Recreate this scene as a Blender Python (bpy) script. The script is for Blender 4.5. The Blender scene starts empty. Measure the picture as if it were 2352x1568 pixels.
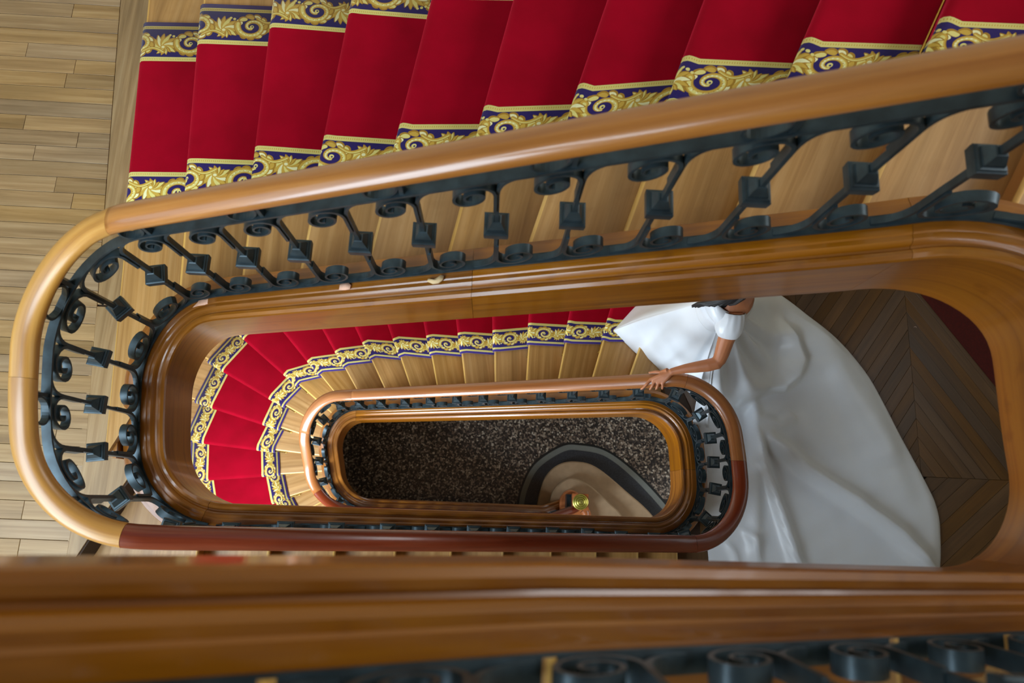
import bpy, bmesh, math, random
import numpy as np
from mathutils import Vector, Matrix

random.seed(7); rng = np.random.default_rng(11)
scene = bpy.context.scene
COL = scene.collection
HC = 10.45                      # camera height above the ground floor

# ---------------------------------------------------------------- camera, world, light
cam_d = bpy.data.cameras.new('camera')
cam = bpy.data.objects.new('camera', cam_d); COL.objects.link(cam)
cam_d.sensor_width = 36.0; cam_d.sensor_fit = 'HORIZONTAL'
cam_d.lens = 36.0 * 1600 / 2352
cx = Vector((0.99851075, 0.03996175, 0.0371394))
cu = Vector((-0.04725753, 0.97370975, 0.22283639))
cb = Vector((-0.02725806, -0.22425965, 0.97414815))
M = Matrix(((cx.x, cu.x, cb.x, 0), (cx.y, cu.y, cb.y, 0), (cx.z, cu.z, cb.z, HC), (0, 0, 0, 1)))
cam.matrix_world = M
cam_d.clip_start = 0.02; cam_d.clip_end = 60
cam_d.dof.use_dof = True; cam_d.dof.focus_distance = 4.7; cam_d.dof.aperture_fstop = 2.4
scene.camera = cam

world = bpy.data.worlds.new('world'); scene.world = world; world.use_nodes = True
bg = world.node_tree.nodes['Background']
bg.inputs[0].default_value = (0.86, 0.93, 1.0, 1); bg.inputs[1].default_value = 0.17

def area(name, loc, aim, sx, sy, power, color):
    l = bpy.data.lights.new(name, 'AREA'); l.shape = 'RECTANGLE'; l.size = sx; l.size_y = sy
    l.energy = power; l.color = color
    o = bpy.data.objects.new(name, l); COL.objects.link(o); o.location = loc
    o.rotation_euler = (Vector(aim) - Vector(loc)).to_track_quat('-Z', 'Y').to_euler()
    return o
XW, YI = -4.25, -2.35           # left wall; front wall with the stair windows
area('daylight_upper_window', (-3.0, YI + .05, 9.9), (-.6, .9, 7.6), 2.2, 4.8, 395, (0.73, 0.87, 1.0))
area('daylight_lower_window', (-3.0, YI + .05, 4.55), (-.2, .8, 4.2), 2.2, 2.6, 620, (0.73, 0.87, 1.0))
area('daylight_right_window', (4.60, 1.4, 10.9), (0, 1.5, 8.0), 2.2, 2.4, 130, (0.95, 0.97, 1.0))
area('daylight_entrance', (4.60, .2, 1.5), (1.5, .3, .4), 1.8, 2.2, 60, (0.95, 0.97, 1.0))
area('landing_fill_light', (4.60, 1.2, 6.5), (2.4, .6, 4.8), 1.6, 1.6, 7, (0.78, 0.89, 1.0))  # unseen fill added to brighten the train; the wall has no opening here
area('daylight_left_window', (XW + .05, -.7, 9.5), (-1.5, -.2, 7.0), 2.4, 2.6, 42, (0.72, 0.88, 1.0))

vs = scene.view_settings
scene.display_settings.display_device = 'sRGB'
vs.view_transform = 'Standard'; vs.look = 'None'; vs.gamma = 1; vs.use_curve_mapping = False
vs.exposure = 0.0
scene.cycles.use_denoising = True
scene.cycles.max_bounces = 8; scene.cycles.diffuse_bounces = 4; scene.cycles.glossy_bounces = 4
scene.cycles.caustics_reflective = False; scene.cycles.caustics_refractive = False


# ---------------------------------------------------------------- materials
def srgb(r, g, b):
    f = lambda c: (c / 255 / 12.92) if c / 255 <= .04045 else ((c / 255 + .055) / 1.055) ** 2.4
    return (f(r), f(g), f(b), 1)

class NT:
    def __init__(s, name):
        s.m = bpy.data.materials.new(name); s.m.use_nodes = True
        s.t = s.m.node_tree; s.b = s.t.nodes['Principled BSDF']
    def n(s, kind, **kw):
        nd = s.t.nodes.new(kind)
        for k, v in kw.items():
            if k.startswith('i_'):
                nd.inputs[k[2:].replace('_', ' ')].default_value = v
            else: setattr(nd, k, v)
        return nd
    def l(s, a, b): s.t.links.new(a, b)
    def mix(s, fac, a, b, mode='MIX'):
        m = s.n('ShaderNodeMix', data_type='RGBA', blend_type=mode)
        for sock, v in ((m.inputs[0], fac), (m.inputs[6], a), (m.inputs[7], b)):
            if hasattr(v, 'is_output'): s.l(v, sock)
            else: sock.default_value = v
        return m.outputs[2]
    def ramp(s, v, stops):
        r = s.n('ShaderNodeValToRGB'); e = r.color_ramp.elements
        while len(e) < len(stops): e.new(.5)
        for el, (p, c) in zip(e, stops): el.position = p; el.color = c
        s.l(v, r.inputs[0]); return r.outputs[0]
    def bump(s, h, strength, dist=.002):
        b = s.n('ShaderNodeBump'); b.inputs['Strength'].default_value = strength; b.inputs['Distance'].default_value = dist
        s.l(h, b.inputs['Height']); s.l(b.outputs[0], s.b.inputs['Normal'])

def wood(name, dark, mid, light, rough=.35, coat=.3, grain=1.0, vary=.0, bump=.15, coat_rough=.12, spots=0.0):
    """grain runs along u of the UV map (metres)"""
    w = NT(name)
    uv = w.n('ShaderNodeUVMap'); uv.uv_map = 'UVMap'
    oi = w.n('ShaderNodeObjectInfo')
    mp = w.n('ShaderNodeMapping'); w.l(uv.outputs[0], mp.inputs[0])
    mul = w.n('ShaderNodeVectorMath', operation='SCALE'); mul.inputs[0].default_value = (37.1, 11.3, 5.2)
    w.l(oi.outputs['Random'], mul.inputs['Scale']); w.l(mul.outputs[0], mp.inputs['Location'])
    s1 = w.n('ShaderNodeVectorMath', operation='MULTIPLY'); s1.inputs[1].default_value = (1.3 * grain, 34 * grain, 1)
    w.l(mp.outputs[0], s1.inputs[0])
    n1 = w.n('ShaderNodeTexNoise', i_Scale=1.0, i_Detail=6.0, i_Roughness=.62, i_Distortion=.35); w.l(s1.outputs[0], n1.inputs['Vector'])
    s2 = w.n('ShaderNodeVectorMath', operation='MULTIPLY'); s2.inputs[1].default_value = (.9 * grain, 7 * grain, 1)
    w.l(mp.outputs[0], s2.inputs[0])
    n2 = w.n('ShaderNodeTexNoise', i_Scale=1.0, i_Detail=3.0, i_Distortion=1.2); w.l(s2.outputs[0], n2.inputs['Vector'])
    c1 = w.ramp(n1.outputs[0], [(.3, dark), (.5, mid), (.72, light)])
    c2 = w.ramp(n2.outputs[0], [(.3, (.72, .70, .68, 1)), (.7, (1.12, 1.1, 1.08, 1))])
    c = w.mix(.8, c1, c2, 'MULTIPLY')
    if vary:
        hv = w.n('ShaderNodeHueSaturation'); w.l(c, hv.inputs['Color'])
        mr = w.n('ShaderNodeMapRange'); mr.inputs[3].default_value = 1 - vary; mr.inputs[4].default_value = 1 + vary
        w.l(oi.outputs['Random'], mr.inputs[0]); w.l(mr.outputs[0], hv.inputs['Value'])
        wn = w.n('ShaderNodeTexWhiteNoise', noise_dimensions='1D'); w.l(oi.outputs['Random'], wn.inputs['W'])
        mr2 = w.n('ShaderNodeMapRange'); mr2.inputs[3].default_value = 1 - vary * .9; mr2.inputs[4].default_value = 1 + vary * .7
        w.l(wn.outputs[0], mr2.inputs[0]); w.l(mr2.outputs[0], hv.inputs['Saturation'])
        c = hv.outputs[0]
    if spots:
        n3 = w.n('ShaderNodeTexNoise', i_Scale=9.0, i_Detail=5.0); w.l(mp.outputs[0], n3.inputs['Vector'])
        f = w.ramp(n3.outputs[0], [(.60, (0, 0, 0, 1)), (.70, (spots, spots, spots, 1))])
        c = w.mix(f, c, dark)
    w.l(c, w.b.inputs['Base Color'])
    rr = w.n('ShaderNodeMapRange'); rr.inputs[3].default_value = rough * .8; rr.inputs[4].default_value = rough * 1.25
    w.l(n2.outputs[0], rr.inputs[0]); w.l(rr.outputs[0], w.b.inputs['Roughness'])
    w.b.inputs['Coat Weight'].default_value = coat; w.b.inputs['Coat Roughness'].default_value = coat_rough
    w.bump(n1.outputs[0], bump, .0012)
    return w.m

MAT = {}
MAT['rail_honey'] = wood('rail_honey', srgb(156, 106, 42), srgb(178, 128, 58), srgb(196, 150, 80), .36, .45, .8, .03, .04, .28)
MAT['rail_amber'] = wood('rail_amber', srgb(150, 88, 24), srgb(172, 108, 36), srgb(188, 126, 54), .32, .8, .8, .03, .04, .16)
MAT['rail_brown'] = wood('rail_brown', srgb(136, 76, 32), srgb(158, 96, 46), srgb(174, 114, 64), .32, .7, .8, .03, .04, .18)
MAT['rail_shaded_red'] = wood('rail_shaded_red', srgb(94, 30, 9), srgb(114, 41, 14), srgb(130, 54, 22), .3, .6, .8, .03, .04, .14)  # same rail wood, its colour darkened and reddened for shade and red reflection
MAT['stringer'] = wood('stringer', srgb(112, 60, 2), srgb(142, 84, 4), srgb(160, 100, 12), .33, .3, .6, .05, .05, .1, .5)
MAT['tread'] = wood('tread', srgb(154, 112, 60), srgb(176, 134, 78), srgb(194, 154, 100), .38, .3, .7, .06, .1, .2, .25)
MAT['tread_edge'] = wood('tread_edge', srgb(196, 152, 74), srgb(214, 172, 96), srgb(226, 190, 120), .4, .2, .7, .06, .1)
MAT['riser'] = wood('riser', srgb(150, 92, 30), srgb(172, 112, 42), srgb(188, 130, 60), .35, .4, .7, .05, .08)
MAT['oak_floor'] = wood('oak_floor', srgb(132, 104, 66), srgb(154, 126, 86), srgb(174, 148, 108), .34, .5, .9, .14, .2, .25)
MAT['chevron_floor'] = wood('chevron_floor', srgb(86, 58, 28), srgb(96, 66, 32), srgb(108, 76, 40), .45, .15, .9, .22, .2, .3)
MAT['joint'] = NT('joint').m
MAT['joint'].node_tree.nodes['Principled BSDF'].inputs['Base Color'].default_value = srgb(52, 34, 18)
MAT['joint'].node_tree.nodes['Principled BSDF'].inputs['Roughness'].default_value = .8

def plain(name, col, rough=.5, metal=0.0, noise=0.0, nscale=30, **kw):
    w = NT(name); w.b.inputs['Roughness'].default_value = rough; w.b.inputs['Metallic'].default_value = metal
    for k, v in kw.items(): w.b.inputs[k.replace('_', ' ')].default_value = v
    if noise:
        tc = w.n('ShaderNodeTexCoord'); n = w.n('ShaderNodeTexNoise', i_Scale=float(nscale), i_Detail=5.0)
        w.l(tc.outputs['Object'], n.inputs['Vector'])
        c = w.ramp(n.outputs[0], [(.3, tuple(x * (1 - noise) for x in col[:3]) + (1,)), (.7, tuple(min(1, x * (1 + noise)) for x in col[:3]) + (1,))])
        w.l(c, w.b.inputs['Base Color']); w.bump(n.outputs[0], .15, .001)
    else: w.b.inputs['Base Color'].default_value = col
    return w.m
MAT['iron'] = plain('iron', srgb(50, 64, 70), .4, .5, .35, 18)
MAT['brass'] = plain('brass', srgb(200, 168, 84), .25, 1.0, .12, 40)
MAT['brass_old'] = plain('brass_old', srgb(186, 180, 96), .38, .85, .15, 60)
MAT['copper_wood'] = wood('newel_wood', srgb(150, 84, 44), srgb(178, 106, 60), srgb(196, 128, 80), .35, .4)
MAT['plaster'] = plain('plaster', srgb(214, 200, 172), .85, 0, .05, 3)
MAT['flake_pink'] = plain('flake_pink', srgb(226, 178, 150), .8, 0, .1, 60)
MAT['flake_cream'] = plain('flake_cream', srgb(214, 186, 140), .8, 0, .1, 60)
MAT['lint'] = plain('lint', srgb(220, 190, 180), .9)
MAT['red_mat'] = plain('red_mat', srgb(80, 16, 8), .95, 0, .2, 60)
MAT['skin'] = plain('skin', srgb(186, 118, 78), .5, 0, .05, 14, Subsurface_Weight=.12, Subsurface_Scale=.02)
MAT['hair'] = plain('hair', srgb(20, 14, 12), .6, 0, .3, 40)
MAT['eye_white'] = plain('eye_white', srgb(235, 230, 225), .2)
MAT['lips'] = plain('lips', srgb(170, 70, 64), .4)
MAT['satin'] = plain('satin', srgb(230, 234, 239), .34, 0, .02, 5, Sheen_Weight=.25, Sheen_Roughness=.4)
MAT['glass_white'] = plain('window_paint', srgb(226, 222, 212), .5)
MAT['stone_step'] = plain('stone_step', srgb(160, 136, 108), .35, 0, .08, 12)
MAT['stone_dark'] = plain('stone_dark', srgb(52, 54, 58), .3, 0, .35, 60)
MAT['stone_grey'] = plain('stone_grey', srgb(106, 110, 106), .35, 0, .2, 220)
MAT['stone_black'] = plain('stone_black', srgb(30, 32, 32), .3, 0, .2, 80)

def terrazzo():
    w = NT('terrazzo'); tc = w.n('ShaderNodeTexCoord')
    v = w.n('ShaderNodeTexVoronoi', i_Scale=44.0); w.l(tc.outputs['Object'], v.inputs['Vector'])
    sep = w.n('ShaderNodeSeparateColor'); w.l(v.outputs['Color'], sep.inputs[0])
    c = w.ramp(sep.outputs[0], [(0, srgb(44, 40, 38)), (.3, srgb(74, 66, 60)), (.5, srgb(116, 102, 90)), (.66, srgb(150, 138, 124)), (.82, srgb(58, 54, 54)), (.95, srgb(190, 182, 168))])
    w.t.nodes[-1].color_ramp.interpolation = 'CONSTANT'
    n = w.n('ShaderNodeTexNoise', i_Scale=90.0, i_Detail=2.0); w.l(tc.outputs['Object'], n.inputs['Vector'])
    g = w.ramp(n.outputs[0], [(.4, (.45, .43, .4, 1)), (.6, (1.1, 1.1, 1.1, 1))])
    w.l(w.mix(.6, c, g, 'MULTIPLY'), w.b.inputs['Base Color']); w.b.inputs['Roughness'].default_value = .3
    return w.m
MAT['terrazzo'] = terrazzo()

def velvet():
    w = NT('velvet_red'); tc = w.n('ShaderNodeTexCoord')
    n = w.n('ShaderNodeTexNoise', i_Scale=5.0, i_Detail=4.0); w.l(tc.outputs['Object'], n.inputs['Vector'])
    n2 = w.n('ShaderNodeTexNoise', i_Scale=420.0, i_Detail=2.0); w.l(tc.outputs['Object'], n2.inputs['Vector'])
    c = w.ramp(n.outputs[0], [(.3, srgb(140, 0, 24)), (.7, srgb(156, 0, 30))])
    w.l(c, w.b.inputs['Base Color']); w.b.inputs['Roughness'].default_value = .95
    w.b.inputs['Sheen Weight'].default_value = .9; w.b.inputs['Sheen Roughness'].default_value = .35
    w.b.inputs['Sheen Tint'].default_value = srgb(255, 60, 90)
    w.b.inputs['Specular IOR Level'].default_value = .1
    w.bump(n2.outputs[0], .5, .002)
    return w.m
MAT['velvet'] = velvet()

def border_pattern():
    """woven border: acanthus scrolls in gold and cream on navy, drawn with numpy; u repeats"""
    H, W = 300, 660
    navy, purple = np.array([44, 34, 92.]), np.array([60, 44, 116.])
    dk, gold, yel, cream = [np.array(c, float) for c in ((160, 122, 42), (194, 160, 68), (216, 206, 124), (226, 224, 172))]
    im = np.zeros((H, W, 3)); im[:] = navy
    yy, xx = np.mgrid[0:H, 0:W].astype(float)
    def disc(x, y, r, c):
        for ox in (-W, 0, W):
            x0 = x + ox
            if x0 < -r or x0 > W + r: continue
            a, b = max(0, int(y - r)), min(H, int(y + r) + 2); p, q = max(0, int(x0 - r)), min(W, int(x0 + r) + 2)
            if a >= b or p >= q: continue
            m = (xx[a:b, p:q] - x0) ** 2 + (yy[a:b, p:q] - y) ** 2 <= r * r
            im[a:b, p:q][m] = c
    def stroke(pts, w0, w1, c, off=(0, 0)):
        n = len(pts)
        for i, (x, y) in enumerate(pts):
            t = i / (n - 1); disc(x + off[0], y + off[1], w0 + (w1 - w0) * t, c)
    def leaf(x, y, a, L, w, c, curl=.6):
        pts = []
        for i in range(22):
            t = i / 21; ang = a + curl * t
            pts.append((x, y)); x += math.cos(ang) * L / 22; y += math.sin(ang) * L / 22
        for i, p in enumerate(pts):
            t = i / 21; disc(p[0], p[1], w * (.35 + 1.1 * math.sin(math.pi * (.15 + .85 * t)) ** .8) * (1 - .35 * t), c)
    lo, hi = 66, 264; mid = (lo + hi) / 2
    K = 1.28
    for half in (0, 1):
        sg = 1 if half == 0 else -1
        cx0 = W * (.25 + .5 * half); cy0 = mid + sg * 2
        def spiral(r0, r1, t0, t1, n=120):
            return [(cx0 + 1.15 * (r0 + (r1 - r0) * i / n) * math.cos(t0 + (t1 - t0) * i / n), cy0 + sg * (r0 + (r1 - r0) * i / n) * math.sin(t0 + (t1 - t0) * i / n)) for i in range(n + 1)]
        fx = W * (.49 + .5 * half); fy = mid + sg * 26
        for c_, w_, L_ in ((dk, 17, 112), (None, 11.5, 106)):       # acanthus fan between the scrolls
            for i in range(9):
                a = (-3.0 + i * .40); a = a if sg > 0 else -a
                leaf(fx, fy, a, L_ - 5 * abs(i - 4), w_, c_ if c_ is not None else (yel, gold, cream, gold)[i % 4], .5 * sg)
        for i in range(4):
            a = (.35 + i * .5); a = a if sg > 0 else -a
            leaf(fx, fy, a, 66, 12, dk, .7 * sg); leaf(fx, fy, a, 60, 8, (gold, yel)[i % 2], .7 * sg)
        for i in range(11):                                          # leaves round the scroll
            t = -2.9 + i * .56; a = (t + .9) if sg > 0 else -(t + .9)
            leaf(cx0 + 80 * math.cos(t), cy0 + sg * 70 * math.sin(t), a, 46, 15, dk, .9 * sg)
            leaf(cx0 + 76 * math.cos(t), cy0 + sg * 66 * math.sin(t), a, 40, 10.5, (yel, cream, gold)[i % 3], .9 * sg)
        sp = spiral(80, 16, -3.4, 4.6)
        stroke(sp, 22, 9, dk); stroke(sp, 18, 7, gold); stroke([(x + 2, y - 3) for x, y in sp], 9, 4, yel)
        for i in range(8, 112, 6): disc(sp[i][0], sp[i][1] - 2, 4.6, cream)
        for i in range(10, 60, 5): disc(sp[i][0] * .93 + cx0 * .07, sp[i][1] * .93 + cy0 * .07, 2.6, dk)
        disc(cx0, cy0, 13, yel); disc(cx0 + 2, cy0 - 2, 5, navy)
        disc(fx, fy, 18, gold); disc(fx, fy, 10, cream)
        st = [(fx - 130 + i * 4.4, mid + sg * (66 - 30 * math.sin(i / 30 * math.pi))) for i in range(31)]
        stroke(st, 9, 13, dk); stroke(st, 6, 10, gold); stroke([(x, y - 3) for x, y in st], 2.5, 4, yel)
        for bx, by, br in ((fx + 62, fy - sg * 84, 9), (fx + 84, fy - sg * 74, 8), (fx + 40, fy - sg * 92, 8), (fx - 100, fy - sg * 92, 10), (fx - 118, fy - sg * 78, 8)): disc(bx, by, br, yel)
    im[:lo - 8] = navy; im[hi + 2:] = navy
    im[0:30] = purple; im[30:54] = yel * .97; im[38:40] = gold * .8; im[46:48] = gold * .8
    im[268:] = yel * .97
    for x in range(0, W, 11): im[280:290, x:x + 4] = gold; im[40:45, x:x + 4] = gold * .92
    im += rng.normal(0, 5, (H, W, 1)); im = np.clip(im, 0, 255)
    px = np.ones((H, W, 4), np.float32); px[..., :3] = im / 255
    img = bpy.data.images.new('runner_border', W, H); img.pixels.foreach_set(px.ravel()); img.update(); img.pack()
    w = NT('runner_border')
    uv = w.n('ShaderNodeUVMap'); uv.uv_map = 'UVMap'
    tx = w.n('ShaderNodeTexImage', extension='REPEAT'); tx.image = img; w.l(uv.outputs[0], tx.inputs[0])
    w.l(tx.outputs[0], w.b.inputs['Base Color']); w.b.inputs['Roughness'].default_value = .95
    w.b.inputs['Sheen Weight'].default_value = .15; w.b.inputs['Specular IOR Level'].default_value = .1
    return w.m
MAT['border'] = border_pattern()

# ---------------------------------------------------------------- object helpers
def mesh(name, verts, faces, mat, parent=None, uvs=None, smooth=False, midx=None, loc=None):
    me = bpy.data.meshes.new(name); me.from_pydata([tuple(map(float, v)) for v in verts], [], [tuple(f) for f in faces])
    for m in (mat if isinstance(mat, (list, tuple)) else [mat]): me.materials.append(MAT[m] if isinstance(m, str) else m)
    if midx is not None: me.polygons.foreach_set('material_index', midx)
    if uvs is not None:                      # one uv per vertex, or per loop
        ul = me.uv_layers.new(name='UVMap')
        li = np.empty(len(me.loops), np.int32); me.loops.foreach_get('vertex_index', li)
        a = np.asarray(uvs, np.float32)
        ul.data.foreach_set('uv', (a[li] if len(a) == len(verts) else a).ravel())
    if smooth: me.polygons.foreach_set('use_smooth', [True] * len(me.polygons))
    me.update()
    o = bpy.data.objects.new(name, me); COL.objects.link(o)
    if parent: o.parent = parent
    if loc is not None: o.location = loc
    return o
def thing(name, label, cat, loc=(0, 0, 0), group=None):
    o = bpy.data.objects.new(name, None); COL.objects.link(o); o.location = loc
    o['label'] = label; o['category'] = cat
    if group: o['group'] = group
    return o
def tag(o, label, cat, group=None):
    o['label'] = label; o['category'] = cat
    if group: o['group'] = group
    return o
def struct(o): o['kind'] = 'structure'; return o
def smooth_by_angle(o, ang=35):
    me = o.data
    me.polygons.foreach_set('use_smooth', [True] * len(me.polygons))
    bm = bmesh.new(); bm.from_mesh(me); c = math.radians(ang)
    for e in bm.edges:
        if len(e.link_faces) == 2 and e.calc_face_angle(0) > c: e.smooth = False
    bm.to_mesh(me); bm.free()
    return o
class MB:
    """collects primitives into one mesh"""
    def __init__(s): s.v = []; s.f = []; s.uv = []
    def add(s, v, f, uv=None):
        b = len(s.v); s.v += [tuple(map(float, p)) for p in v]; s.f += [tuple(i + b for i in q) for q in f]
        s.uv += [tuple(map(float, p)) for p in (uv if uv is not None else [(p[0], p[1]) for p in v])]
    def grid(s, rings, closed=True, caps=True, uv=None):
        """rings: list of equal-length point lists"""
        n = len(rings[0]); v = [p for r in rings for p in r]; f = []
        for i in range(len(rings) - 1):
            for j in range(n if closed else n - 1):
                a, b = i * n + j, i * n + (j + 1) % n
                f.append((a, b, b + n, a + n))
        if caps and closed:
            f.append(tuple(range(n - 1, -1, -1))); f.append(tuple(range((len(rings) - 1) * n, len(rings) * n)))
        s.add(v, f, uv)
    def tube(s, pts, rad, n=8, caps=True):
        pts = [Vector(p) for p in pts]; rad = rad if hasattr(rad, '__len__') else [rad] * len(pts)
        rings = []; up = Vector((0.13, 0.31, 0.94))
        for i, p in enumerate(pts):
            t = (pts[min(i + 1, len(pts) - 1)] - pts[max(i - 1, 0)]).normalized()
            a = t.cross(up)
            if a.length < .05: a = t.cross(Vector((1, 0, 0)))
            a.normalize(); b = t.cross(a)
            rings.append([tuple(p + (a * math.cos(k * 2 * math.pi / n) + b * math.sin(k * 2 * math.pi / n)) * rad[i]) for k in range(n)])
        s.grid(rings, True, caps)
    def lathe(s, prof, c, axis=(0, 0, 1), n=20):
        ax = Vector(axis).normalized(); a = ax.orthogonal().normalized(); b = ax.cross(a)
        s.grid([[tuple(Vector(c) + ax * h + (a * math.cos(k * 2 * math.pi / n) + b * math.sin(k * 2 * math.pi / n)) * r) for k in range(n)] for r, h in prof])
    def box(s, c, dx, dy, dz, x=(1, 0, 0), y=(0, 1, 0), z=(0, 0, 1)):
        x, y, z, c = Vector(x), Vector(y), Vector(z), Vector(c)
        v = [tuple(c + x * dx * i + y * dy * j + z * dz * k) for k in (-.5, .5) for i, j in ((-.5, -.5), (.5, -.5), (.5, .5), (-.5, .5))]
        s.add(v, [(3, 2, 1, 0), (4, 5, 6, 7), (0, 1, 5, 4), (1, 2, 6, 5), (2, 3, 7, 6), (3, 0, 4, 7)])
    def obj(s, name, mat, parent=None, smooth=0, uv=True):
        o = mesh(name, s.v, s.f, mat, parent, s.uv if uv else None)
        if smooth: smooth_by_angle(o, smooth)
        return o
def prism(name, poly, z0, z1, mat, parent=None, gdir=(1, 0), bevel=0.0):
    """extruded plan polygon (counter-clockwise), uv grain along gdir"""
    n = len(poly); A = sum(poly[i][0] * poly[(i + 1) % n][1] - poly[(i + 1) % n][0] * poly[i][1] for i in range(n))
    if A < 0: poly = poly[::-1]
    v = [(x, y, z0) for x, y in poly]; f = [tuple(range(n - 1, -1, -1))]
    if bevel:
        c = np.mean(poly, axis=0); P = np.array(poly, float)
        ins = []
        for i in range(n):
            a, b, d = P[i - 1], P[i], P[(i + 1) % n]
            e1 = (b - a) / (np.hypot(*(b - a)) + 1e-9); e2 = (d - b) / (np.hypot(*(d - b)) + 1e-9)
            nn = np.array([-e1[1] - e2[1], e1[0] + e2[0]]); k = 1 + e1 @ e2
            ins.append(b + nn * bevel / max(k, .3))
        v += [(x, y, z1 - bevel) for x, y in poly] + [(x, y, z1) for x, y in ins]
        for r in (0, 1): f += [(r * n + i, r * n + (i + 1) % n, (r + 1) * n + (i + 1) % n, (r + 1) * n + i) for i in range(n)]
        f.append(tuple(range(2 * n, 3 * n)))
    else:
        v += [(x, y, z1) for x, y in poly]
        f += [(i, (i + 1) % n, n + (i + 1) % n, n + i) for i in range(n)] + [tuple(range(n, 2 * n))]
    g = Vector((gdir[0], gdir[1])).normalized()
    uv = [(p[0] * g.x + p[1] * g.y, -p[0] * g.y + p[1] * g.x + .3 * p[2]) for p in v]
    return mesh(name, v, f, mat, parent, uv)
def clip(poly, halfplanes):
    for (a, b, c) in halfplanes:             # keep a*x+b*y<=c
        out = []
        for i in range(len(poly)):
            p, q = poly[i], poly[(i + 1) % len(poly)]
            dp, dq = a * p[0] + b * p[1] - c, a * q[0] + b * q[1] - c
            if dp <= 0: out.append(p)
            if dp * dq < 0: t = dp / (dp - dq); out.append((p[0] + (q[0] - p[0]) * t, p[1] + (q[1] - p[1]) * t))
        poly = out
        if len(poly) < 3: return []
    return poly
def inset_poly(poly, g):
    n = len(poly); P = np.array(poly, float)
    A = sum(P[i][0] * P[(i + 1) % n][1] - P[(i + 1) % n][0] * P[i][1] for i in range(n))
    if A < 0: P = P[::-1]
    out = []
    for i in range(n):
        a, b, d = P[i - 1], P[i], P[(i + 1) % n]
        e1 = (b - a) / (np.hypot(*(b - a)) + 1e-9); e2 = (d - b) / (np.hypot(*(d - b)) + 1e-9)
        out.append(tuple(b + np.array([-e1[1] - e2[1], e1[0] + e2[0]]) * g / max(1 + e1 @ e2, .3)))
    return out
def area2(poly): return abs(sum(poly[i][0] * poly[(i + 1) % len(poly)][1] - poly[(i + 1) % len(poly)][0] * poly[i][1] for i in range(len(poly)))) / 2

# ---------------------------------------------------------------- the plan of the well and the rise of the stairs
R = 0.168                       # riser
L1 = HC - 3.90                  # upper half landing
L2 = HC - 5.75                  # lower landing with the bride
UF = L1 + 12 * R                # upper floor
XL, YB, RC = -1.742, -0.088, 0.30

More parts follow.
